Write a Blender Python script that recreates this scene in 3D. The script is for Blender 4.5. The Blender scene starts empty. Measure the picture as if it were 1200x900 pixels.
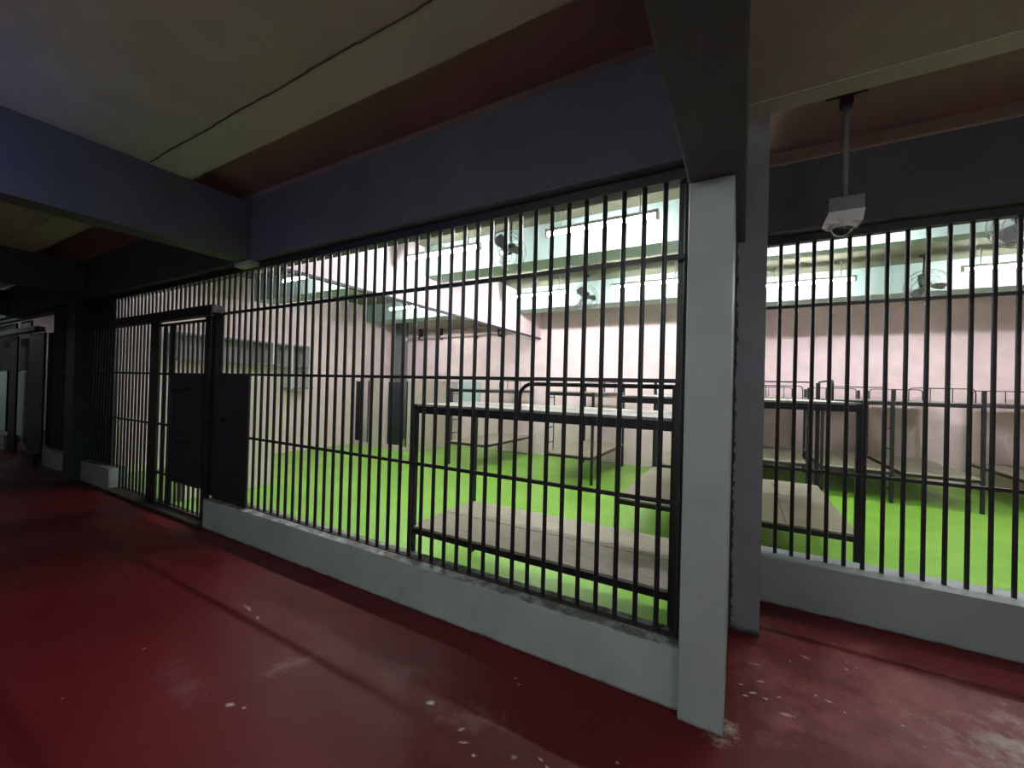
import bpy, bmesh, math, random
from mathutils import Vector, Matrix
random.seed(7)
scene = bpy.context.scene
COL = scene.collection
PI = math.pi

# ------------------------------------------------------------------ materials
def lin(c):
    return tuple((v/12.92 if v <= .04045 else ((v+.055)/1.055)**2.4) for v in c)

def new_mat(name):
    m = bpy.data.materials.new(name); m.use_nodes = True
    nt = m.node_tree
    return m, nt, nt.nodes['Principled BSDF']

def N(nt, kind, **kw):
    n = nt.nodes.new(kind)
    for k, v in kw.items():
        if k in n.inputs.keys(): n.inputs[k].default_value = v
        else: setattr(n, k, v)
    return n

def noise(nt, scale, detail=4, rough=.55, stretch=None, co=None):
    tc = N(nt, 'ShaderNodeTexCoord')
    src = tc.outputs['Object'] if co is None else co
    if stretch:
        mp = N(nt, 'ShaderNodeMapping'); mp.inputs['Scale'].default_value = stretch
        nt.links.new(src, mp.inputs['Vector']); src = mp.outputs['Vector']
    n = N(nt, 'ShaderNodeTexNoise'); n.inputs['Scale'].default_value = scale
    n.inputs['Detail'].default_value = detail; n.inputs['Roughness'].default_value = rough
    nt.links.new(src, n.inputs['Vector'])
    return n.outputs['Fac']

def ramp(nt, fac, stops):
    r = N(nt, 'ShaderNodeValToRGB')
    e = r.color_ramp.elements
    while len(e) < len(stops): e.new(.5)
    for i, (p, c) in enumerate(stops):
        e[i].position = p
        e[i].color = (*c, 1) if len(c) == 3 else c
    nt.links.new(fac, r.inputs['Fac'])
    return r.outputs['Color']

def mix(nt, fac, a, b, mode='MIX'):
    m = N(nt, 'ShaderNodeMix', data_type='RGBA', blend_type=mode)
    for sock, v in ((m.inputs[0], fac), (m.inputs[6], a), (m.inputs[7], b)):
        if hasattr(v, 'is_output'): nt.links.new(v, sock)
        elif isinstance(v, (int, float)): sock.default_value = v
        else: sock.default_value = (*v, 1)
    return m.outputs[2]

def bump(nt, bs, fac, strength, dist=.01):
    b = N(nt, 'ShaderNodeBump'); b.inputs['Strength'].default_value = strength
    b.inputs['Distance'].default_value = dist
    nt.links.new(fac, b.inputs['Height']); nt.links.new(b.outputs['Normal'], bs.inputs['Normal'])

def paint(name, col, var=.12, rough=.6, scale=3, spec=.3, bmp=.15):
    m, nt, bs = new_mat(name)
    c = Vector(col)
    f = noise(nt, scale, 6)
    nt.links.new(ramp(nt, f, [(.3, tuple(c*(1-var))), (.7, tuple(c*(1+var)))]), bs.inputs['Base Color'])
    bs.inputs['Roughness'].default_value = rough
    bs.inputs['Specular IOR Level'].default_value = spec
    if bmp: bump(nt, bs, noise(nt, 60, 3), bmp, .004)
    return m

def band_mask(nt, axis, lo, hi, wob, nscale, dense=.5):
    """dirt mask between two world heights or widths with a ragged noisy outline"""
    ge = N(nt, 'ShaderNodeNewGeometry'); sp = N(nt, 'ShaderNodeSeparateXYZ'); nt.links.new(ge.outputs['Position'], sp.inputs[0])
    nz = noise(nt, nscale, 7, .7, None, ge.outputs['Position'])
    ad = N(nt, 'ShaderNodeMath', operation='MULTIPLY_ADD'); nt.links.new(nz, ad.inputs[0]); ad.inputs[1].default_value = wob
    nt.links.new(sp.outputs[axis], ad.inputs[2])
    mr = N(nt, 'ShaderNodeMapRange', interpolation_type='SMOOTHSTEP'); nt.links.new(ad.outputs[0], mr.inputs[0])
    mr.inputs[1].default_value = lo+wob*dense; mr.inputs[2].default_value = hi+wob*dense
    return mr.outputs[0]

def stained_paint(name, col, stain, lo, hi, rough=.6, scale=2.5, stretch=(1, 1, 1), grime=()):
    m, nt, bs = new_mat(name)
    c = Vector(col)
    base = ramp(nt, noise(nt, 4, 6), [(.3, tuple(c*.92)), (.7, tuple(c*1.08))])
    f = noise(nt, scale, 8, .65, stretch)
    k = ramp(nt, f, [(lo, (0, 0, 0)), (hi, (1, 1, 1))])
    c = mix(nt, k, base, stain)
    for g_ in grime:
        c = mix(nt, band_mask(nt, *g_[:-1]), c, g_[-1])
    nt.links.new(c, bs.inputs['Base Color'])
    bs.inputs['Roughness'].default_value = rough
    bs.inputs['Specular IOR Level'].default_value = .3
    bump(nt, bs, noise(nt, 45, 4), .2, .004)
    return m

M = {}
M['black'] = paint('black_iron_paint', (.012, .012, .016), .3, .42, 20, .5, .1)
M['plate'] = paint('dark_sheet_paint', (.02, .02, .03), .2, .45, 5, .4, .1)
M['green_post'] = paint('dark_green_post_paint', (.03, .05, .048), .2, .5, 5, .4, .1)
M['beam'] = paint('charcoal_beam_paint', (.082, .088, .108), .12, .6, 3)
M['column'] = stained_paint('grey_column_paint', (.34, .395, .385), (.25, .29, .28), .62, .74, .5, 1.6, (1, 1, .4),
    [('Z', .022, -.006, .05, 9, (.10, .075, .07))])
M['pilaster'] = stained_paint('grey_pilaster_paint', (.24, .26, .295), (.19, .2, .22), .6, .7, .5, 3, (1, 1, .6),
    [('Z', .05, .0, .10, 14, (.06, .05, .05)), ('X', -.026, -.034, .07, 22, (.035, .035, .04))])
M['curb'] = stained_paint('grey_kerb_paint', (.37, .445, .44), (.28, .33, .325), .6, .75, .5, 3, (1, 1, 1),
    [('Z', .020, -.004, .05, 7, (.09, .055, .055)), ('Z', .295, .303, .05, 11, (.17, .165, .15))])
M['ceil_cor'] = stained_paint('tan_ceiling_paint', (.42, .365, .325), (.37, .31, .275), .45, .65, .8, .8)
M['slab_cor'] = paint('bare_recess_plaster', (.40, .30, .26), .08, .85, 2)
M['strip'] = paint('pale_olive_strip', (.46, .42, .36), .05, .8, 2)
M['crack'] = paint('dark_seam', (.05, .045, .04), .1, .9, 2)
M['ceil_cell'] = None
M['curb_plain'] = stained_paint('grey_kerb_paint_plain', (.30, .345, .36), (.24, .28, .285), .6, .75, .5, 3, (1, 1, 1),
    [('Z', .020, -.004, .05, 7, (.09, .055, .055))])
M['teal'] = paint('pale_rib_paint', (.31, .43, .395), .05, .5, 2)
M['pink'] = stained_paint('pale_pink_wall_paint', (.88, .72, .735), (.83, .67, .68), .5, .8, .6, 1.2)
M['pinkbeam'] = paint('pink_white_beam_paint', (.78, .66, .68), .04, .6, 2)
M['beige'] = paint('beige_dado_paint', (.74, .64, .63), .06, .55, 2)
M['tealtile'] = None
M['pipe'] = paint('pink_grey_pipe', (.60, .48, .50), .1, .45, 6)
M['white'] = paint('white_plastic', (.75, .77, .76), .04, .4, 6)
M['greymetal'] = paint('grey_metal', (.22, .23, .25), .1, .4, 8)
M['rust'] = paint('dark_bracket_iron', (.05, .04, .035), .4, .7, 20)
M['shelf'] = paint('grey_concrete_shelf', (.30, .31, .31), .1, .7, 4)
M['palescreen'] = paint('pale_teal_screen', (.55, .68, .66), .08, .4, 3)
M['fixture'] = paint('white_enamel_fitting', (.8, .82, .8), .03, .35, 8)
M['dome'] = paint('smoked_dome', (.03, .03, .035), .1, .08, 4, .8, 0)

# cell ceiling: olive plaster with board lines along x
m, nt, bs = new_mat('olive_ceiling_board')
tc = N(nt, 'ShaderNodeTexCoord'); sp = N(nt, 'ShaderNodeSeparateXYZ'); nt.links.new(tc.outputs['Object'], sp.inputs[0])
mt = N(nt, 'ShaderNodeMath', operation='MULTIPLY'); nt.links.new(sp.outputs['Y'], mt.inputs[0]); mt.inputs[1].default_value = 1/.22
fr = N(nt, 'ShaderNodeMath', operation='FRACT'); nt.links.new(mt.outputs[0], fr.inputs[0])
k = ramp(nt, fr.outputs[0], [(0, (1, 1, 1)), (.05, (0, 0, 0)), (1, (0, 0, 0))])
base = ramp(nt, noise(nt, 1.5, 6), [(.3, (.145, .15, .105)), (.7, (.18, .18, .13))])
nt.links.new(mix(nt, k, base, (.115, .11, .08)), bs.inputs['Base Color'])
bs.inputs['Roughness'].default_value = .8; bs.inputs['Specular IOR Level'].default_value = .1
M['ceil_cell'] = m

# teal tiles
m, nt, bs = new_mat('pale_teal_tiles')
tc = N(nt, 'ShaderNodeTexCoord')
br = N(nt, 'ShaderNodeTexBrick', offset=0.0)
mp = N(nt, 'ShaderNodeMapping'); mp.inputs['Rotation'].default_value = (PI/2, 0, 0)
nt.links.new(tc.outputs['Object'], mp.inputs[0]); nt.links.new(mp.outputs[0], br.inputs['Vector'])
for nm, v in (('Color1', (.50, .66, .66, 1)), ('Color2', (.53, .70, .69, 1)), ('Mortar', (.42, .52, .52, 1))): br.inputs[nm].default_value = v
br.inputs['Scale'].default_value = 5; br.inputs['Mortar Size'].default_value = .01
br.inputs['Brick Width'].default_value = 1; br.inputs['Row Height'].default_value = 1
nt.links.new(br.outputs['Color'], bs.inputs['Base Color']); bs.inputs['Roughness'].default_value = .25
M['tealtile'] = m

# plywood boards
def plywood(name, a, b, dark):
    m, nt, bs = new_mat(name)
    f = noise(nt, 5, 8, .6, (1, 6, 1))
    base = ramp(nt, f, [(.3, a), (.72, b)])
    g = noise(nt, 2.2, 7, .65)
    k = ramp(nt, g, [(.52, (0, 0, 0)), (.72, (.8, .8, .8))])
    nt.links.new(mix(nt, k, base, dark), bs.inputs['Base Color'])
    bs.inputs['Roughness'].default_value = .55
    bump(nt, bs, f, .15, .003)
    return m
M['ply'] = plywood('worn_plywood', (.32, .305, .22), (.44, .42, .31), (.235, .215, .155))
M['ply_up'] = plywood('lit_top_plywood', (.36, .37, .32), (.45, .46, .40), (.31, .31, .27))  # upper decks: lamp light from above is put into the paler colour

# green epoxy floor
m, nt, bs = new_mat('lime_green_floor_paint')
base = ramp(nt, noise(nt, 1.2, 7, .6), [(.3, (.22, .50, .06)), (.7, (.28, .60, .08))])
k = ramp(nt, noise(nt, 4, 8, .7), [(.6, (0, 0, 0)), (.8, (.25, .25, .25))])
nt.links.new(mix(nt, k, base, (.40, .58, .22)), bs.inputs['Base Color'])
nt.links.new(ramp(nt, noise(nt, 2, 5), [(.3, (.28,)*3), (.7, (.45,)*3)]), bs.inputs['Roughness'])
M['green'] = m

# red corridor floor with worn patches and chips that keep their own place
m, nt, bs = new_mat('red_corridor_floor_paint')
tc = N(nt, 'ShaderNodeNewGeometry')
base = ramp(nt, noise(nt, .9, 8, .6), [(.3, (.092, .0070, .0095)), (.7, (.135, .0115, .0145))])
scuff = ramp(nt, noise(nt, 2.2, 9, .75, (.5, 1.4, 1)), [(.55, (0, 0, 0)), (.85, (.35, .35, .35))])
c = mix(nt, scuff, base, (.16, .04, .042))
def patch(cx, cy, rx, ry, rot, col, amt, nscale, c, lo=.5, hi=.86):
    mp = N(nt, 'ShaderNodeMapping', vector_type='TEXTURE')
    mp.inputs['Location'].default_value = (cx, cy, 0); mp.inputs['Rotation'].default_value = (0, 0, rot)
    mp.inputs['Scale'].default_value = (rx, ry, 1)
    nt.links.new(tc.outputs['Position'], mp.inputs[0])
    # wobble outline
    nz = N(nt, 'ShaderNodeTexNoise'); nz.inputs['Scale'].default_value = nscale; nz.inputs['Detail'].default_value = 8
    nz.inputs['Roughness'].default_value = .7
    nt.links.new(tc.outputs['Position'], nz.inputs['Vector'])
    ln = N(nt, 'ShaderNodeVectorMath', operation='LENGTH'); nt.links.new(mp.outputs[0], ln.inputs[0])
    ad = N(nt, 'ShaderNodeMath', operation='MULTIPLY_ADD'); nt.links.new(nz.outputs['Fac'], ad.inputs[0])
    ad.inputs[1].default_value = 1.75 if rx < .06 else 2.4; nt.links.new(ln.outputs['Value'], ad.inputs[2])
    k = ramp(nt, ad.outputs[0], [(0, (amt,)*3), (lo, (amt,)*3), (hi, (0, 0, 0))])
    # ramp works on 0..1 so rescale
    sc = N(nt, 'ShaderNodeMath', operation='MULTIPLY'); nt.links.new(ad.outputs[0], sc.inputs[0]); sc.inputs[1].default_value = .5
    k.node.inputs['Fac'].default_value = 0
    nt.links.new(sc.outputs[0], k.node.inputs['Fac'])
    return mix(nt, k, c, col)
for a in [(-2.90, 1.56, .13, .028, -.15, (.50, .44, .38), .95, 30),
          (-2.72, 1.53, .07, .02, -.2, (.45, .38, .33), .9, 40),
          (-2.093, 1.062, .030, .022, .4, (.55, .55, .48), 1, 20),
          (-2.02, 1.085, .014, .010, .4, (.50, .48, .42), 1, 20),
          (-1.29, 1.565, .030, .022, .4, (.55, .52, .46), 1, 40),
          (-1.07, 1.52, .03, .012, .9, (.48, .42, .38), 1, 40),
          (-1.02, 1.47, .035, .010, .5, (.42, .34, .30), 1, 40),
          (-.80, 1.52, .020, .016, .2, (.30, .22, .20), 1, 20),
          (-.70, 1.57, .020, .008, -.4, (.52, .48, .42), 1, 40),
          (-.66, 1.55, .018, .008, -.4, (.52, .48, .42), 1, 40),
          (-.50, 1.60, .010, .008, -.4, (.5, .46, .42), 1, 40),
          (.05, 2.44, .022, .012, .2, (.58, .54, .50), 1, 40),
          (.08, 2.48, .03, .010, .5, (.58, .54, .50), 1, 40),
          (.03, 2.52, .02, .009, .1, (.58, .54, .50), 1, 40),
          (.14, 2.47, .018, .009, .1, (.58, .54, .50), 1, 40),
          (.22, 2.40, .05, .016, .2, (.55, .50, .46), 1, 40),
          (-.95, 1.44, .016, .012, .1, (.58, .54, .50), 1, 40),
          (-.62, 1.50, .016, .008, .1, (.58, .54, .50), 1, 40),
          (-.58, 1.47, .014, .008, .1, (.58, .54, .50), 1, 40),
          (-.42, 1.72, .012, .009, .1, (.58, .54, .50), 1, 40),
          (-1.02, 1.93, .012, .009, .1, (.58, .54, .50), 1, 40),
          (-.98, 1.90, .010, .008, .1, (.58, .54, .50), 1, 40),
          (.12, 2.60, .03, .014, .4, (.52, .46, .42), 1, 40),
          (.20, 2.52, .012, .010, .4, (.52, .46, .42), 1, 40),
          (.42, 2.62, .03, .014, -.4, (.50, .44, .40), 1, 40),
          (.10, 2.75, .05, .02, .4, (.34, .28, .26), 1, 40),
          (.36, 2.98, .04, .016, -.2, (.36, .28, .26), 1, 40),
          (.16, 1.98, .03, .01, .2, (.50, .45, .40), 1, 40),
          (-1.05, 1.60, .40, .16, .35, (.24, .12, .095), .6, 14),
          (-1.55, 1.68, .3, .12, .2, (.17, .07, .06), .6, 12),
          (-2.12, 1.38, .30, .12, 1.1, (.26, .14, .12), .7, 16),
          (-2.45, 1.02, .40, .14, -.1, (.16, .07, .08), .9, 7),
          (1.25, 2.72, .95, .5, .5, (.55, .46, .40), 1.0, 9),
          (.75, 2.75, 1.7, 1.0, .2, (.36, .115, .11), .85, 2),
          (.15, 2.35, .30, .20, .4, (.30, .10, .095), .7, 6),
          (-.02, 2.16, .09, .12, .2, (.50, .45, .40), .9, 26),
          (.15, 3.2, .30, .25, 0, (.22, .12, .10), .8, 7),
          (-.06, 2.06, .10, .07, 0, (.42, .36, .32), .9, 30),
          (-9.4, 2.2, 1.5, .4, 0, (.20, .16, .15), .5, 3)]:
    c = patch(*a, c)
# chipped flecks
vo = N(nt, 'ShaderNodeTexVoronoi'); vo.inputs['Scale'].default_value = 9
nt.links.new(tc.outputs['Position'], vo.inputs['Vector'])
d = N(nt, 'ShaderNodeMath', operation='MULTIPLY_ADD'); nt.links.new(noise(nt, 40, 3), d.inputs[0]); d.inputs[1].default_value = .12
nt.links.new(vo.outputs['Distance'], d.inputs[2])
k1 = ramp(nt, d.outputs[0], [(.115, (1, 1, 1)), (.125, (0, 0, 0))])
k2 = ramp(nt, noise(nt, 1.1, 3), [(.50, (0, 0, 0)), (.56, (1, 1, 1))])
kk = mix(nt, 1.0, k1, k2, 'MULTIPLY')
c = mix(nt, kk, c, (.45, .42, .38))
nt.links.new(c, bs.inputs['Base Color'])
nt.links.new(ramp(nt, noise(nt, 2.5, 8, .7), [(.3, (.34,)*3), (.7, (.55,)*3)]), bs.inputs['Roughness'])
bs.inputs['Specular IOR Level'].default_value = .2
bump(nt, bs, noise(nt, 6, 5), .06, .01)
M['red'] = m

def emit(name, col, s):
    m, nt, bs = new_mat(name)
    bs.inputs['Base Color'].default_value = (.8, .8, .8, 1)
    bs.inputs['Emission Color'].default_value = (*col, 1); bs.inputs['Emission Strength'].default_value = s
    return m
M['tube'] = emit('lit_tube', (1.0, .975, .99), 240)
M['tube_cor'] = emit('corridor_tube', (.95, 1.0, .99), 84)
M['tube_blue'] = emit('blue_lamp', (.16, .26, 1.0), 90)
M['tube_next'] = emit('next_cell_tube', (.95, .95, 1.0), 22)
M['tube_far'] = emit('far_lamp', (.8, 1.0, .97), 38)

# ------------------------------------------------------------------ geometry helpers
class G:
    def __init__(s): s.bm = bmesh.new()
    def box(s, x0, x1, y0, y1, z0, z1, bev=0):
        r = bmesh.ops.create_cube(s.bm, size=1)
        for v in r['verts']:
            v.co = Vector((x0+(v.co.x+.5)*(x1-x0), y0+(v.co.y+.5)*(y1-y0), z0+(v.co.z+.5)*(z1-z0)))
        if bev:
            es = list({e for v in r['verts'] for e in v.link_edges})
            bmesh.ops.bevel(s.bm, geom=es, offset=bev, segments=2, affect='EDGES', profile=.6)
        return s
    def rod(s, a, b, r, seg=8, r2=None, bar=False):
        a, b = Vector(a), Vector(b); d = b-a
        q = d.to_track_quat('Z', 'Y').to_matrix().to_4x4()
        bmesh.ops.create_cone(s.bm, cap_ends=True, segments=seg, radius1=r, radius2=r if r2 is None else r2,
                              depth=d.length, matrix=Matrix.Translation((a+b)/2) @ q)
        return s
    def tube(s, pts, r, seg=8, closed=False):
        pts = [Vector(p) for p in pts]; n = len(pts); rings = []
        up = None
        for i, p in enumerate(pts):
            if closed: t = (pts[(i+1) % n]-pts[i-1]).normalized()
            else: t = (pts[min(i+1, n-1)]-pts[max(i-1, 0)]).normalized()
            if up is None: up = t.orthogonal().normalized()
            u = (up-t*up.dot(t)).normalized(); up = u; w = t.cross(u)
            rings.append([s.bm.verts.new(p+(u*math.cos(2*PI*j/seg)+w*math.sin(2*PI*j/seg))*r) for j in range(seg)])
        for i in range(n if closed else n-1):
            A, B = rings[i], rings[(i+1) % n]
            for j in range(seg): s.bm.faces.new((A[j], A[(j+1) % seg], B[(j+1) % seg], B[j]))
        if not closed:
            s.bm.faces.new(rings[0][::-1]); s.bm.faces.new(rings[-1])
        return s
    def prism(s, poly, axis, a, b):
        # poly of 2D pts; axis 'x': (y,z), 'y': (x,z), 'z': (x,y)
        def P(p, t): return {'x': (t, p[0], p[1]), 'y': (p[0], t, p[1]), 'z': (p[0], p[1], t)}[axis]
        A = [s.bm.verts.new(P(p, a)) for p in poly]; B = [s.bm.verts.new(P(p, b)) for p in poly]
        n = len(poly)
        s.bm.faces.new(A); s.bm.faces.new(B[::-1])
        for i in range(n): s.bm.faces.new((A[i], B[i], B[(i+1) % n], A[(i+1) % n]))
        return s
    def sphere(s, c, r, sx=1, sy=1, sz=1, half=None):
        rr = bmesh.ops.create_uvsphere(s.bm, u_segments=20, v_segments=12, radius=r)
        for v in rr['verts']:
            v.co = Vector((c[0]+v.co.x*sx, c[1]+v.co.y*sy, c[2]+v.co.z*sz))
        return s
    def obj(s, name, mat, parent=None, smooth=False):
        bmesh.ops.recalc_face_normals(s.bm, faces=s.bm.faces[:])
        me = bpy.data.meshes.new(name)
        # keep world coordinates, put the origin at the base centre
        xs = [v.co for v in s.bm.verts]
        base = Vector(((min(v.x for v in xs)+max(v.x for v in xs))/2, (min(v.y for v in xs)+max(v.y for v in xs))/2, min(v.z for v in xs)))
        if parent is not None: off = Vector(base)
        else: off = base
        bmesh.ops.translate(s.bm, verts=s.bm.verts[:], vec=-off)
        s.bm.to_mesh(me); s.bm.free()
        if smooth:
            for p in me.polygons: p.use_smooth = True
        me.materials.append(M[mat] if isinstance(mat, str) else mat)
        o = bpy.data.objects.new(name, me); COL.objects.link(o)
        if parent is not None:
            o.parent = parent; o.location = off - world_loc(parent)
        else: o.location = off
        return o

def world_loc(o):
    v = Vector(o.location)
    while o.parent: o = o.parent; v = v+Vector(o.location)
    return v

def thing(name, label, cat, loc, group=None):
    o = bpy.data.objects.new(name, None); COL.objects.link(o); o.location = loc
    o.empty_display_size = .1
    o['label'] = label; o['category'] = cat
    if group: o['group'] = group
    return o
def tag(o, label, cat, group=None):
    o['label'] = label; o['category'] = cat
    if group: o['group'] = group
    return o
def struct(o, label=None):
    o['kind'] = 'structure'
    if label: o['label'] = label
    return o
def copy_tree(o, parent=None):
    c = o.copy(); COL.objects.link(c)
    if parent is not None: c.parent = parent
    for ch in list(o.children): copy_tree(ch, c)
    return c

# ------------------------------------------------------------------ room shell
struct(G().box(-17, 5, -3.0, 2.16, -.2, 0).box(-.1, 5, 2.16, 3.62, -.2, 0).obj('floor', 'red'), 'red painted corridor floor')
struct(G().box(-8.6, -.12, 2.16, 8.8, -.2, -.002).box(-.12, 5, 3.62, 10.4, -.2, -.002).obj('floor', 'green'), 'lime green painted cell floor')
struct(G().box(-17, -8.75, 2.16, 6, -.2, -.002).obj('floor', 'red'), 'dim floor of the next cell')
# corridor ceiling: low slab, seam, higher recess next to the front beam
struct(G().box(-17, -.1, -3.0, 1.64, 3.25, 3.75).box(-.1, 5, -3.0, 2.87, 3.25, 3.75).obj('ceiling', 'ceil_cor'), 'tan corridor ceiling')
struct(G().box(-17, -.1, 1.64, 2.2, 3.39, 3.75).box(-.1, 5, 2.87, 3.7, 3.39, 3.75).obj('ceiling', 'slab_cor'), 'recessed strip of corridor ceiling')
struct(G().box(.006, 5, 2.735, 2.872, 3.243, 3.6).box(-17, -.24, 1.357, 1.642, 3.245, 3.6).obj('trim_1', 'strip'), 'pale strip along ceiling edge')
g = G()
x = -4.1
while x < -.3:
    g.box(x, x+.2, 1.352+.004*math.sin(x*7), 1.357+.004*math.sin(x*7), 3.243, 3.2505); x += .2
struct(g.obj('trim_2', 'crack'), 'dark seam line across the ceiling')
# cell ceiling and ribs
struct(G().box(-8.6, -.12, 2.44, 8.8, 3.58, 3.75).box(-.12, 5, 3.9, 10.4, 3.58, 3.75).obj('ceiling', 'ceil_cell'), 'olive cell ceiling')
def rib(x0, x1, y0, y1, n, label):
    # pale vertical face with a tapered stem
    struct(G().prism([(y0-.03, 3.6), (y0, 3.15), (y1, 3.15), (y1+.03, 3.6)], 'x', x0, x1).obj('trim_%d' % n, 'teal'), label)
rib(-4.1, -.24, 4.57, 4.95, 3, 'pale ceiling rib near the grille, middle bay')
rib(-4.1, -.24, 7.35, 7.8, 4, 'pale ceiling rib near the back wall, middle bay')
rib(-8.6, -4.15, 4.57, 4.95, 5, 'pale ceiling rib near the grille, left bay')
rib(-8.6, -4.15, 7.35, 7.8, 6, 'pale ceiling rib near the back wall, left bay')
rib(0, 5, 5.54, 5.74, 7, 'pale ceiling rib near the grille, right bay')
rib(0, 5, 8.3, 8.72, 8, 'pale ceiling rib near the back wall, right bay')
# walls
struct(G().box(-8.75, -.12, 8.6, 8.8, 0, 3.6).box(-.12, 0, 8.6, 10.2, 0, 3.6).box(-.12, 5, 10.2, 10.4, 0, 3.6).obj('wall_back', 'pink'), 'pink back wall of the cell')
struct(G().box(-8.75, -8.6, 2.4, 8.6, 0, 3.6).obj('wall_left', 'pink'), 'pink left wall of the cell')
struct(G().box(4.9, 5.05, -3.0, 10.4, 0, 3.7).obj('wall_right', 'pink'), 'right end wall')
struct(G().box(-17, 5, -3.15, -3.0, 0, 3.7).obj('wall_front', 'white'), 'corridor wall facing the cells')
struct(G().box(-17.15, -17, -3.15, 6, 0, 3.7).obj('wall_end', 'beige'), 'far end wall of the corridor')
struct(G().box(-17, -8.75, 5.9, 6.05, 0, 3.7).obj('wall_far', 'beige'), 'back wall of the next cell')
struct(G().box(-17, -8.75, 2.4, 5.9, 3.5, 3.7).obj('ceiling', 'slab_cor'), 'ceiling of the next cell')
# grey pillar in the back left corner
struct(G().box(-8.60, -8.28, 8.42, 8.6, 0, 3.58).obj('column', M['greymetal']), 'dark grey pillar in the back left corner')
# beige dado screens
struct(G().box(-7.98, -7.46, 7.0, 7.12, 0, 1.66).obj('wall_partition', 'beige'), 'beige washroom wall between the two doorways')
struct(G().box(-6.70, -6.48, 7.0, 7.12, 0, 1.66).obj('wall_partition', 'beige'), 'beige washroom wall end')
struct(G().box(-6.60, -6.48, 7.12, 8.6, 0, 1.66).obj('wall_partition', 'beige'), 'beige washroom side wall')
struct(G().box(-8.599, -7.98, 7.0, 7.12, 0, .1).obj('wall_partition', 'beige'), 'left washroom threshold')
struct(G().box(-7.46, -6.70, 7.0, 7.12, 0, .1).obj('wall_partition', 'beige'), 'right washroom threshold')
struct(G().box(-8.599, -8.58, 7.5, 8.40, 0, 1.6).box(-8.26, -6.62, 8.56, 8.599, 0, 1.6).box(-6.46, -5.75, 8.565, 8.599, 1.1, 1.67)
       .obj('trim_9', 'tealtile'), 'pale teal wall tiling')
struct(G().box(-6.28, -6.13, 2.46, 3.6, 0, 1.60).obj('wall_screen', 'beige'), 'half height beige wall beside the gate')

# front beams, cross beams, columns, kerbs
struct(G().box(-8.55, -.24, 2.14, 2.44, 2.70, 3.295, .008).obj('ceiling_beam', 'beam'), 'charcoal beam above the main grille')
struct(G().box(-17, -8.9, 2.14, 2.44, 2.70, 3.295, .008).obj('ceiling_beam', 'beam'), 'charcoal beam above the next cell')
struct(G().box(.13, 5, 3.60, 3.90, 2.76, 3.262, .008).obj('ceiling_beam', 'beam'), 'charcoal beam above the right grille')
struct(G().box(-17, -.1, 2.2, 2.44, 3.295, 3.75).box(-.1, 5, 3.66, 3.9, 3.262, 3.75).obj('wall_infill', 'slab_cor'), 'plaster strip above the beams')
struct(G().box(-.24, .005, -3.0, 3.9, 2.55, 3.249, .01).obj('ceiling_beam', 'beam'), 'charcoal cross beam over the near column')
struct(G().box(-4.34, -4.12, -3.0, 2.139, 2.70, 3.249, .008).obj('ceiling_beam', 'beam'), 'charcoal cross beam in the middle of the corridor')
struct(G().box(-8.82, -8.58, -3.0, 2.139, 2.79, 3.249, .008).obj('ceiling_beam', 'beam'), 'charcoal cross beam at the second column')
struct(G().box(-13.3, -13.05, -3.0, 2.139, 2.75, 3.249, .008).obj('ceiling_beam', 'beam'), 'farthest charcoal cross beam')
struct(G().box(-4.15, -4.1, 2.45, 8.6, 2.72, 3.58, .003).obj('ceiling_beam', 'pinkbeam'), 'pale pink beam inside the cell')
struct(G().box(-4.16, -4.095, 2.45, 8.59, 2.69, 2.719).obj('trim_13', 'plate'), 'added dark strip for the shade under the pink beam')  # dark strip stands in for the shaded underside of the beam
struct(G().box(-.235, -.0, 3.91, 8.6, 2.70, 3.58, .006).obj('ceiling_beam', 'pinkbeam'), 'pale pink beam inside the right cell')
struct(G().box(-4.36, -4.11, 2.12, 2.36, 2.655, 2.70, .004).obj('trim_10', 'column'), 'pale bearing pad under the cross beam')
struct(G().box(-.235, -.042, 2.09, 2.46, 0, 2.548, .006).obj('column', 'column'), 'pale grey column in front')
struct(G().box(-.235, -.046, 2.46, 3.06, 0, 2.548).obj('wall_return', 'column'), 'grey return wall behind the column')
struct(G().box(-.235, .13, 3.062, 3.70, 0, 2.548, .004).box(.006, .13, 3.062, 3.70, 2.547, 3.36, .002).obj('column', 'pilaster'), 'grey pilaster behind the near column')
struct(G().box(-8.86, -8.50, 2.03, 2.42, 0, 2.79, .006).obj('column', M['green_post']), 'dark column at the left end')
struct(G().box(-4.87, -.236, 2.14, 2.33, 0, .30, .006).obj('curb', 'curb'), 'pale grey kerb under the main grille')
struct(G().box(-8.50, -7.45, 2.14, 2.33, 0, .30, .006).obj('curb', 'curb'), 'short grey kerb left of the gate')
struct(G().box(.132, 4.9, 3.60, 3.86, 0, .335, .006).obj('curb', 'curb_plain'), 'grey kerb under the right grille')
struct(G().box(-10.45, -9.55, 2.14, 2.33, 0, .30, .006).obj('curb', 'curb'), 'short grey kerb left of the dark column')
struct(G().box(-17, -12.96, 2.14, 2.33, 0, .30, .006).obj('curb', 'curb'), 'farthest grey kerb')
struct(G().box(-7.45, -4.88, 2.10, 2.30, 0, .035, .004).obj('trim_11', 'rust'), 'dark steel sill under the gate')

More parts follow.
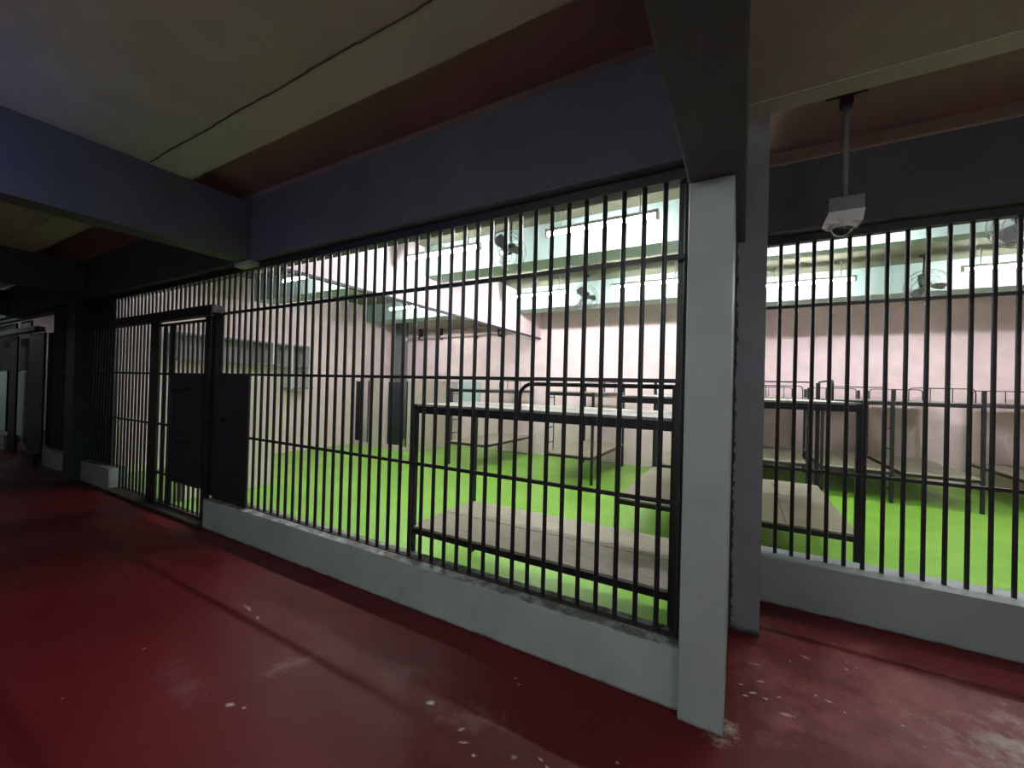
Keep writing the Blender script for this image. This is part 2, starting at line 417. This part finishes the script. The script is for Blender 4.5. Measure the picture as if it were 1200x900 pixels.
# ------------------------------------------------------------------ grilles
BR = .0135
def vbar(x, y, z0, z1, parent, nm='bar', r=BR):
    return G().rod((x, y, z0), (x, y, z1), r, 8).obj(nm, 'black', parent)
gy = 2.235
main = thing('barred_grille', 'long black floor-to-beam barred grille between the front column and the dark column', 'grille', (-4.3, gy, .30))
G().box(-4.86, -.24, gy-.015, gy+.03, .3005, .306).obj('base_rail', 'rust', main)
xs = []
x = -.256
while x > -8.46: xs.append(x); x -= .1078
for x in xs:
    if x > -4.80: vbar(x, gy, .304, 2.70, main)
    elif x > -6.40: vbar(x, gy, 2.25, 2.70, main)
    elif x > -7.45: vbar(x, gy, .035, 2.70, main)
    else: vbar(x, gy, .30, 2.70, main)
G().box(-8.495, -7.72, gy+.020, gy+.030, .301, 2.69).obj('sheet_panel', 'green_post', main)
for z in (.98, 1.605):
    G().box(-4.86, -.235, gy-.008, gy+.008, z-.011, z+.011).obj('rail', 'black', main)
    G().box(-8.5, -6.37, gy-.008, gy+.008, z-.011, z+.011).obj('rail', 'black', main)
G().box(-8.5, -.235, gy-.009, gy+.009, 2.232, 2.258).obj('rail', 'black', main)
G().box(-8.5, -.24, gy-.018, gy+.03, 2.64, 2.699).obj('top_angle', 'plate', main)
G().box(-.30, -.268, gy+.03, gy+.075, .30, 2.69).obj('end_post', 'black', main)
G().box(-4.865, -4.80, gy-.018, gy+.02, .30, 2.232).box(-4.95, -4.865, gy-.01, gy+.02, .31, 2.232).obj('gate_post', 'green_post', main)
G().box(-6.48, -6.37, gy-.018, gy+.02, .036, 2.232).obj('gate_post', 'green_post', main)
lp = thing('guard_plate', 'dark sheet plate fixed to the bars beside the gate, standing on the kerb', 'plate', (-4.51, 2.2, .301))
G().box(-4.83, -4.19, 2.198, 2.210, .301, 1.612, .003).obj('sheet', 'plate', lp)
G().box(-4.72, -4.62, 2.17, 2.198, 1.12, 1.15).obj('latch_keeper', 'black', lp)

# sliding gate in front of the grille
gt = thing('sliding_gate', 'black sliding barred gate with a solid lower panel and pull handle', 'gate', (-5.6, 2.185, .05))
GY = 2.185
G().box(-6.355, -6.13, GY-.015, GY+.015, .04, 2.22, .003).obj('stile', 'black', gt)
G().box(-5.0, -4.885, GY-.02, GY+.02, .04, 2.22, .003).obj('stile', 'black', gt)
x = -5.95
while x < -5.0:
    vbar(x, GY, .08, 2.18, gt, r=.013); x += .1078
for a, b in ((-6.08, -5.98), (-5.92, -5.80)):
    G().box(a, b, GY+.014, GY+.024, .06, 2.2).obj('backing_strip', 'green_post', gt)
for z in (.06, .42, 1.0, 1.60, 2.18):
    G().box(-6.13, -5.0, GY-.012, GY+.012, z-.013, z+.013).obj('rail', 'black', gt)
G().box(-5.74, -5.0, GY-.035, GY-.016, .38, 1.60, .003).obj('solid_panel', 'plate', gt)
solid = [c for c in gt.children if c.name.startswith('solid_panel')][0]
G().tube([(-5.235, GY-.035, 1.44), (-5.235, GY-.09, 1.44), (-5.47, GY-.10, 1.43), (-5.51, GY-.10, 1.38), (-5.51, GY-.10, .90), (-5.47, GY-.10, .86), (-5.235, GY-.09, .86), (-5.235, GY-.035, .86)], .012).obj('pull_handle', 'black', solid)
G().box(-5.0, -4.76, GY-.05, GY-.03, 1.12, 1.15).rod((-4.90, GY-.06, 1.135), (-4.90, GY-.02, 1.135), .02).obj('latch_bolt', 'black', gt)
G().rod((-6.24, GY-.03, .06), (-6.24, GY+.03, .06), .035, 12).obj('roller', 'black', gt)
G().rod((-4.93, GY-.03, .06), (-4.93, GY+.03, .06), .035, 12).obj('roller', 'black', gt)
tr = thing('gate_track', 'black steel channel the gate hangs from, fixed across the bars', 'track', (-5.8, 2.11, 2.20))
G().box(-7.3, -4.71, 2.09, 2.20, 2.235, 2.315, .003).obj('channel', 'black', tr)
G().box(-7.3, -4.71, 2.085, 2.093, 2.205, 2.24).obj('front_lip', 'black', tr)

# right grille
gr = thing('barred_grille', 'black barred grille to the right of the pilaster', 'grille', (2.5, 3.73, .335))
x = .145; ry = 3.73
for i in range(44):
    vbar(x+i*.1035, ry, .336, 2.76, gr)
for z in (.99, 2.22):
    G().box(.132, 4.85, ry-.009, ry+.009, z-.011, z+.011).obj('rail', 'black', gr)
G().box(.132, 4.85, ry-.03, ry+.03, 2.70, 2.759).obj('top_angle', 'plate', gr)

# next cell far left
fg = thing('barred_grille', 'dark grille of the next cell beyond the left column', 'grille', (-12, 2.235, 0))
for i in range(14): vbar(-8.98-i*.108, gy, .30, 2.70, fg)
for i in range(12): vbar(-15.1-i*.108, gy, .30, 2.70, fg)
G().box(-10.8, -8.95, gy+.015, gy+.025, .301, 2.3).obj('sheet_panel', 'plate', fg)
for z in (.98, 1.605, 2.245):
    G().box(-9.9, -8.88, gy-.008, gy+.008, z-.012, z+.012).obj('rail', 'black', fg)
G().box(-17, -8.88, gy-.03, gy+.03, 2.64, 2.699).obj('top_angle', 'plate', fg)
G().box(-12.94, -12.44, 2.18, 2.21, 0.02, 2.30).obj('gate_post', 'plate', fg)
fd = thing('sliding_gate', 'dark solid gate of the next cell, standing half open', 'gate', (-10.9, 2.1, 0))
G().box(-11.3, -10.41, 2.12, 2.15, .03, 2.28, .004).obj('sheet_panel', 'plate', fd)
G().box(-11.3, -10.41, 2.10, 2.119, 1.0, 1.03).obj('rail', 'black', fd)
G().box(-11.25, -10.5, 2.05, 2.119, .0, .20).obj('base_box', 'black', fd)
tk = thing('gate_track', 'pale grey channel above the next cell gate', 'track', (-12, 2.1, 2.3))
G().box(-14.5, -10.5, 2.02, 2.15, 2.30, 2.38, .004).obj('channel', 'greymetal', tk)
for i, (a, b, l) in enumerate(((-13.31, -12.49, 'pale teal screen seen through the open gate of the next cell'), (-14.9, -14.1, 'pale teal screen at the far left edge, left of the dark post'))):
    o = thing('screen_panel', l, 'screen', ((a+b)/2, 2.36, 0), 'pale screens in the next cell')
    G().box(a, b, 2.35, 2.38, .15, 1.60).obj('panel', 'palescreen', o)
    G().box(a+(.12 if b > -13 else -2.0), b+(.04 if b > -13 else .55), 2.35, 2.38, 1.62, 2.64).obj('added_dark_sheet', 'plate', o)  # dark sheet added to black out the bright wall above the screen
    for xx in (a-.04, b): G().box(xx, xx+.04, 2.34, 2.39, 0, 1.62).obj('post', 'black', o)

# ------------------------------------------------------------------ bunks
def bunk(label, x0, x1, y0, y1, zl, zu, along='y', guard=None, ladder=None, top=None, group=None):
    """steel double bunk: four posts, two framed decks, guard rails"""
    t = thing('bunk_bed', label, 'bunk bed', ((x0+x1)/2, (y0+y1)/2, 0), group)
    p = .04; zt = top or zu+.17
    for (px, py, h) in ((x0, y0, 0), (x1-p, y0, 1), (x0, y1-p, 2), (x1-p, y1-p, 3)):
        hh = zt if (guard or {}).get(h, True) else zu
        G().box(px, px+p, py, py+p, 0, hh, .003).obj('post', 'black', t)
    for nm, z, h, mat in (('lower', zl, .04, 'ply'), ('upper', zu, .055, 'ply_up')):
        g = G()
        g.box(x0+p, x1-p, y0+.004, y0+p-.004, z-h-.012, z-.012).box(x0+p, x1-p, y1-p+.004, y1-.004, z-h-.012, z-.012)
        g.box(x0+.004, x0+p-.004, y0+p, y1-p, z-h-.012, z-.012).box(x1-p+.004, x1-.004, y0+p, y1-p, z-h-.012, z-.012)
        if along == 'y':
            for k in range(1, 4): g.box(x0+p, x1-p, y0+(y1-y0)*k/4-.015, y0+(y1-y0)*k/4+.015, z-.045, z-.016)
        else:
            for k in range(1, 4): g.box(x0+(x1-x0)*k/4-.015, x0+(x1-x0)*k/4+.015, y0+p, y1-p, z-.045, z-.016)
        g.obj(nm+'_frame', 'black', t)
        g = G()
        if along == 'y':
            w = (x1-x0-.03)/2
            for k in range(2): g.box(x0+.012+k*(w+.004), x0+.012+k*(w+.004)+w, y0+p*.4 if nm == 'lower' else y0+p*.4, y1-p*.4, z-.012, z+.004+.002*k)
        else:
            w = (y1-y0-.03)/2
            for k in range(2): g.box(x0+.012, x1-.012, y0+.012+k*(w+.004), y0+.012+k*(w+.004)+w, z-.012, z+.004+.002*k)
        g.obj(nm+'_deck', mat, t)
    return t, zt
def hoop(t, a, b, z0, z1, r=.009, mids=1, nm='guard_rail'):
    a, b = Vector(a), Vector(b); d = (b-a).normalized(); c = .05
    pts = [(*a, z0)]
    for k in range(5):
        an = PI/2*k/4
        q = a+d*(c*(1-math.cos(an))); pts.append((q.x, q.y, z1-c+c*math.sin(an)))
    for k in range(5):
        an = PI/2*k/4
        q = b-d*(c*(1-math.sin(an))); pts.append((q.x, q.y, z1-c+c*math.cos(an)))
    pts.append((*b, z0))
    g = G().tube(pts, r, 8)
    L = (b-a).length
    for k in range(mids):
        q = a+d*L*(k+1)/(mids+1); g.rod((q.x, q.y, z0), (q.x, q.y, z1), r*.8, 6)
    return g.obj(nm, 'black', t, True)
def ladder(t, x, ya, yb, z0, z1, rungs=4):
    g = G()
    for yy in (ya, yb): g.rod((x, yy, z0), (x, yy, z1), .010, 8)
    for k in range(rungs):
        z = z0+(z1-z0)*(k+.6)/rungs; g.rod((x, ya, z), (x, yb, z), .008, 6)
    return g.obj('ladder', 'black', t, True)

ZL, ZU = .455, 1.50
# near bunk lies along the grille
b, zt = bunk('nearest bunk bed, lying lengthwise right behind the bars beside the front column', -2.20, -.285, 2.35, 3.20, .468, 1.40, 'x',
             guard={0: False, 2: False, 3: False}, top=1.585)
g = G()
pts = [(-1.275, 2.37, 1.36)]
for k in range(7):
    an = PI/2*k/6; pts.append((-1.275+.09*(1-math.cos(an)), 2.37, 1.485+.09*math.sin(an)))
pts += [(-.30, 2.37, 1.575)]
G().tube(pts, .013, 10).obj('guard_rail', 'black', b, True)
# paired bunks in the middle, head to the grille
b, zt = bunk('left one of two bunks pushed together behind the nearest bunk', -1.09, -.135, 4.09, 6.12, .465, 1.495, guard={0: False, 1: False}, top=1.70)
b, zt = bunk('right one of two bunks pushed together, seen through the right grille', -.125, .83, 4.09, 6.12, .465, 1.495, guard={0: False, 1: False}, top=1.70)
hoop(b, (.0, 6.10), (.76, 6.10), 1.50, 1.71, .009, 0)
hoop(b, (.81, 5.2), (.81, 6.06), 1.50, 1.71, .011, 0)
# back row in the middle bay
b, zt = bunk('leftmost bunk against the back wall, beside the teal tiles', -5.04, -4.14, 6.42, 8.36, ZL, ZU, guard={0: False, 1: False})
hoop(b, (-4.98, 8.30), (-4.2, 8.30), 1.5, 1.70, .008, 1); ladder(b, -5.03, 6.52, 6.78, .45, 1.5)
hoop(b, (-4.16, 7.2), (-4.16, 8.3), 1.5, 1.70, .008, 1)
b, zt = bunk('second bunk from the left against the back wall', -2.92, -2.06, 6.36, 8.36, ZL, ZU, guard={0: False, 1: False})
hoop(b, (-2.87, 8.30), (-2.1, 8.30), 1.5, 1.70, .008, 1); ladder(b, -2.91, 6.46, 6.72, .45, 1.5)
hoop(b, (-2.08, 7.0), (-2.08, 8.3), 1.5, 1.70, .008, 1)
b, zt = bunk('back wall bunk half hidden behind the front column', -1.13, -.26, 6.45, 8.40, ZL, ZU, guard={0: False, 1: False})
hoop(b, (-1.08, 6.47), (-.45, 6.47), 1.5, 1.69, .008, 1)
# back row in the right bay
R = [(.05, .96, 'back row bunk just right of the pilaster', .0), (1.10, 1.97, 'back row bunk with the ladder, second from the pilaster', 0),
     (2.06, 2.90, 'back row bunk third from the pilaster', 0), (3.42, 4.30, 'back row bunk at the right edge of the photo', .0)]
for i, (a, c, l, dy) in enumerate(R):
    b, zt = bunk(l, a, c, 7.95, 10.02, ZL+.01, ZU, guard={0: False})
    hoop(b, (a+.05, 9.98), (c-.06, 9.98), 1.5, 1.70, .008, 1)
    hoop(b, (a+.06, 7.97), (c-.10, 7.97), 1.5, 1.695, .007, 2)
    if i == 1: ladder(b, c-.02, 8.05, 8.34, .0, 1.5, 5)

# ------------------------------------------------------------------ lamps
def lamp(label, x0, x1, y, z, mat='tube', grp='fluorescent tubes on the ceiling ribs'):
    t = thing('fluorescent_lamp', label, 'lamp', ((x0+x1)/2, y, z), grp)
    G().box(x0, x1, y-.025, y+.025, z+.024, z+.06, .004).obj('fitting', 'fixture', t)
    for k in (.15, .85):
        G().rod((x0+(x1-x0)*k, y, z+.055), (x0+(x1-x0)*k, y, 3.58), .006, 6).obj('drop_rod', 'fixture', t)
    G().rod((x0+.03, y-.005, z), (x1-.03, y-.005, z), .017, 8).obj('tube', mat, t)
    G().box(x0, x0+.028, y-.025, y+.03, z-.022, z+.022).obj('socket', 'fixture', t)
    G().box(x1-.028, x1, y-.025, y+.03, z-.022, z+.022).obj('socket', 'fixture', t)
    return t
TY, TZ = 3.95, 3.19
lamp('lit tube lamp on the near rib, nearest to the front column', -1.86, -.70, TY, TZ)
lamp('lit tube lamp on the near rib, left of the round fan', -3.90, -2.70, TY, TZ)
lamp('lit tube lamp in the left bay on the near rib', -6.6, -5.4, TY, TZ)
lamp('lit tube lamp on the far rib, left of the small fan', -3.9, -2.7, 6.75, 3.27)
lamp('lit tube lamp on the far rib, right of the small fan', -1.95, -.75, 6.75, 3.27)
lamp('lit tube lamp in the left bay over the washroom', -7.1, -5.9, 6.75, 3.27)
lamp('lit tube lamp on the near rib of the right bay, left of the fan', .15, 1.35, 4.95, 3.24)
lamp('lit tube lamp on the near rib of the right bay, right of the fan', 2.55, 3.75, 4.95, 3.24)
lamp('lit tube lamp on the far rib of the right bay, left of the fan', .25, 1.45, 7.70, 3.285)
lamp('lit tube lamp on the far rib of the right bay, right of the fan', 2.55, 3.75, 7.70, 3.285)
def cor_lamp(label, x0, x1, y, z, mat, grp=None, drop=True):
    """twin tube batten with an added shallow tray that limits upward light, hung on two rods"""
    t = thing('fluorescent_lamp', label, 'lamp', ((x0+x1)/2, y, z), grp)
    G().prism([(y-.085, z+.022), (y-.08, z+.017), (y+.08, z+.017), (y+.085, z+.022), (y+.045, z+.055), (y-.045, z+.055)], 'x', x0, x1).obj('added_hood', 'fixture', t)  # unseen hood, added to hold lamp light off the ceiling and beams
    for k in (-.045, .045):
        G().rod((x0+.03, y+k, z), (x1-.03, y+k, z), .016, 8).obj('tube', mat, t)
    for k in (.2, .8):
        G().rod((x0+(x1-x0)*k, y, z+.05), (x0+(x1-x0)*k, y, drop), .006).obj('rod', 'greymetal', t)
    return t
cor_lamp('hooded twin tube lamp hung in the corridor behind the viewer', -2.1, -.9, -1.2, 2.98, 'tube_cor', None, 3.25)
cor_lamp('hooded twin tube lamp hung over the right hand end of the corridor', 1.3, 2.5, -.6, 2.98, 'tube_cor', None, 3.25)
t = thing('wall_lamp', 'small blue lamp on a drop rod beside the corridor beam', 'lamp', (-3.72, .08, 2.8))
G().rod((-3.72, .08, 2.95), (-3.72, .08, 3.25), .008).obj('rod', 'greymetal', t)
G().box(-3.78, -3.66, .02, .14, 2.93, 2.95).obj('cap', 'greymetal', t)
G().rod((-3.72, .08, 2.80), (-3.72, .08, 2.93), .02, 12).obj('tube', 'tube_blue', t)
cor_lamp('hooded tube lamp inside the next cell', -15.9, -14.7, 3.6, 3.30, 'tube_next', None, 3.5)
cor_lamp('hooded tube lamp far down the corridor', -15.2, -14.0, .9, 2.98, 'tube_far', None, 3.25)

# ------------------------------------------------------------------ fans
def fan(label, c, s=1.0, tilt=.6, yaw=0, ceil=3.58):
    t = thing('orbit_fan', label, 'fan', c, 'fans hung from the cell ceiling')
    C = Vector(c); Rm = Matrix.Rotation(yaw, 3, 'Z') @ Matrix.Rotation(tilt, 3, 'X')   # local +y is the back of the fan, -y the front
    def P(x, y, z): return C+Rm @ Vector((x*s, y*s, z*s))
    g = G()
    for rr, yy in ((.24, 0), (.225, -.05), (.17, -.085), (.11, -.10), (.05, -.105), (.225, .05), (.16, .08)):
        g.tube([P(rr*math.cos(a), yy, rr*math.sin(a)) for a in [2*PI*k/28 for k in range(28)]], .0032*s, 5, True)
    for k in range(20):
        a = 2*PI*k/20; ca, sa = math.cos(a), math.sin(a)
        g.tube([P(r_*ca, y_, r_*sa) for r_, y_ in ((.03, -.107), (.11, -.10), (.17, -.085), (.225, -.05), (.24, 0), (.225, .05), (.16, .08), (.06, .09))], .002*s, 4)
    g.obj('cage', 'greymetal', t, True)
    g = G()
    for k in range(3):
        a = 2*PI*k/3
        def Q(r_, w, y_):
            ca, sa = math.cos(a+w), math.sin(a+w); return P(r_*ca, y_, r_*sa)
        vs = [Q(.04, -.5, .01), Q(.12, -.55, .025), Q(.20, -.42, .02), Q(.205, .1, -.02), Q(.15, .3, -.03), Q(.05, .5, -.02)]
        top = [g.bm.verts.new(v) for v in vs]; n_ = Rm @ Vector((0, .004, 0))
        bot = [g.bm.verts.new(v+n_) for v in vs]
        g.bm.faces.new(top); g.bm.faces.new(bot[::-1])
        for i in range(6): g.bm.faces.new((top[i], bot[i], bot[(i+1) % 6], top[(i+1) % 6]))
    g.rod(P(0, -.04, 0), P(0, .03, 0), .035*s, 14).obj('blades', 'greymetal', t)
    G().rod(P(0, .03, 0), P(0, .15, 0), .065*s, 16, .05*s).rod(P(0, .15, 0), P(0, .18, 0), .05*s, 16, .02*s).obj('motor', 'plate', t)
    q = P(0, .11, 0)
    G().rod(q, (q.x, q.y, ceil), .012).rod((q.x, q.y, ceil-.03), (q.x, q.y, ceil), .05, 14).obj('drop_rod', 'rust', t)
    return t
fan('round caged fan between the two nearest ceiling lamps', (-2.44, 4.12, 3.16))
fan('round caged fan on the far rib of the middle bay', (-2.44, 6.85, 3.17))
fan('round caged fan between lamps on the far rib of the right bay', (2.22, 7.75, 3.12))
fan('round caged fan on the near rib at the top right corner', (2.06, 5.05, 3.07))

# ------------------------------------------------------------------ security camera on ceiling pole
t = thing('security_camera', 'pale dome security camera on a drop pole from the corridor ceiling', 'camera', (.52, 3.1, 2.5))
cx, cy = .521, 3.10
G().box(cx-.10, cx+.10, cy-.018, cy+.018, 3.372, 3.389).box(cx-.02, cx+.02, cy-.07, cy+.07, 3.36, 3.388).box(cx-.03, cx+.03, cy-.03, cy+.03, 3.30, 3.37).obj('ceiling_bracket', 'rust', t)
G().rod((cx, cy, 2.73), (cx, cy, 3.31), .017, 12).obj('pole', 'greymetal', t, True)
G().box(cx-.085, cx+.085, cy-.06, cy+.06, 2.645, 2.735, .006).obj('junction_box', 'greymetal', t)
G().prism([(cx-.10, 2.60), (cx-.075, 2.575), (cx+.075, 2.575), (cx+.085, 2.645), (cx-.085, 2.645)], 'y', cy-.075, cy+.06).rod((cx-.01, cy-.01, 2.555), (cx-.01, cy-.01, 2.60), .06, 20, .078).obj('housing', 'white', t)
housing = [c for c in t.children if c.name.startswith('housing')][0]
G().sphere((cx-.01, cy-.01, 2.556), .05, 1, 1, .9).obj('dome', 'dome', housing, True)

# ------------------------------------------------------------------ washroom and wall fittings
def cub_door(label, x, w, ang):
    t = thing('cubicle_door', label, 'door', (x, 7.06, .1), 'dark washroom doors')
    c, s = math.cos(ang), math.sin(ang)
    p = [(x, 7.13), (x+w*c, 7.13+w*s), (x+w*c-.03*s, 7.13+w*s+.03*c), (x-.03*s, 7.13+.03*c)]
    G().prism(p, 'z', .004, 1.60).obj('leaf', 'plate', t)
    return t
cub_door('dark washroom door swung open, left doorway', -8.575, .17, 1.57)
cub_door('dark washroom door swung open, right doorway', -7.41, .58, 1.9)
g = G()
for xx in (-8.0, -6.73): g.box(xx, xx+.03, 6.985, 7.0, .1, 1.62)
struct(g.obj('trim_12', 'black'), 'dark jambs of the washroom doorways')
t = thing('water_pipe', 'pinkish pipe run with brackets high on the back wall', 'pipe', (-6.3, 8.55, 2.8))
G().rod((-8.25, 8.52, 2.82), (-4.36, 8.52, 2.90), .04, 12).obj('pipe', 'pipe', t, True)
g = G().rod((-8.25, 8.54, 3.02), (-4.36, 8.54, 3.06), .018, 10).obj('pipe', 'pipe', t, True)
for xx, zz in ((-7.75, 2.98), (-7.05, 3.0), (-5.9, 3.0), (-5.2, 3.0)):
    G().box(xx, xx+.03, 8.44, 8.599, 2.78, 3.08).obj('bracket', 'rust', t)
for xx in (-7.9, -7.1): G().rod((xx, 8.47, 2.92), (xx, 8.47, 3.2), .04, 12).obj('valve_pipe', 'white', t, True)
G().sphere((-8.26, 8.50, 2.82), .06).obj('elbow', 'white', t, True)
t = thing('wall_shelf', 'long grey open shelf fixed to the left cell wall', 'shelf', (-8.5, 4.6, 1.86))
G().box(-8.599, -8.30, 3.2, 5.62, 2.30, 2.335).obj('shelf_board', 'shelf', t)
G().box(-8.599, -8.30, 3.2, 5.62, 1.865, 1.90).obj('shelf_board', 'shelf', t)
G().box(-8.599, -8.30, 5.18, 5.72, 1.385, 1.415).obj('shelf_board', 'shelf', t)
for yy in (3.2, 4.80, 5.20, 5.60):
    G().box(-8.599, -8.29, yy, yy+.03, 1.39 if yy > 5 else 1.88, 2.335).obj('divider', 'white', t)
G().box(-8.598, -8.585, 3.2, 5.62, 1.9, 2.3).obj('back_panel', 'shelf', t)

# ------------------------------------------------------------------ camera and world
f, yaw, pitch, roll = 476.529, .513307, .0081788, .0267966
cyw, syw, cp, sp_ = math.cos(yaw), math.sin(yaw), math.cos(pitch), math.sin(pitch)
fw = Vector((-syw*cp, cyw*cp, sp_)); r0 = Vector((cyw, syw, 0)); u0 = r0.cross(fw)
rt = math.cos(roll)*r0+math.sin(roll)*u0; up = -math.sin(roll)*r0+math.cos(roll)*u0
cam = bpy.data.cameras.new('camera'); co = bpy.data.objects.new('camera', cam); COL.objects.link(co)
cam.sensor_fit = 'HORIZONTAL'; cam.sensor_width = 36; cam.lens = f/1200*36; cam.clip_start = .02
mw = Matrix((rt, up, -fw)).transposed().to_4x4(); mw.translation = Vector((0, 0, 1.55))
co.matrix_world = mw
scene.camera = co
w = bpy.data.worlds.new('world'); scene.world = w; w.use_nodes = True
w.node_tree.nodes['Background'].inputs[0].default_value = (.5, .6, .8, 1)
w.node_tree.nodes['Background'].inputs[1].default_value = .05
vs = scene.view_settings
vs.view_transform = 'Standard'; vs.look = 'None'; vs.gamma = 1; vs.exposure = 0; vs.use_curve_mapping = False
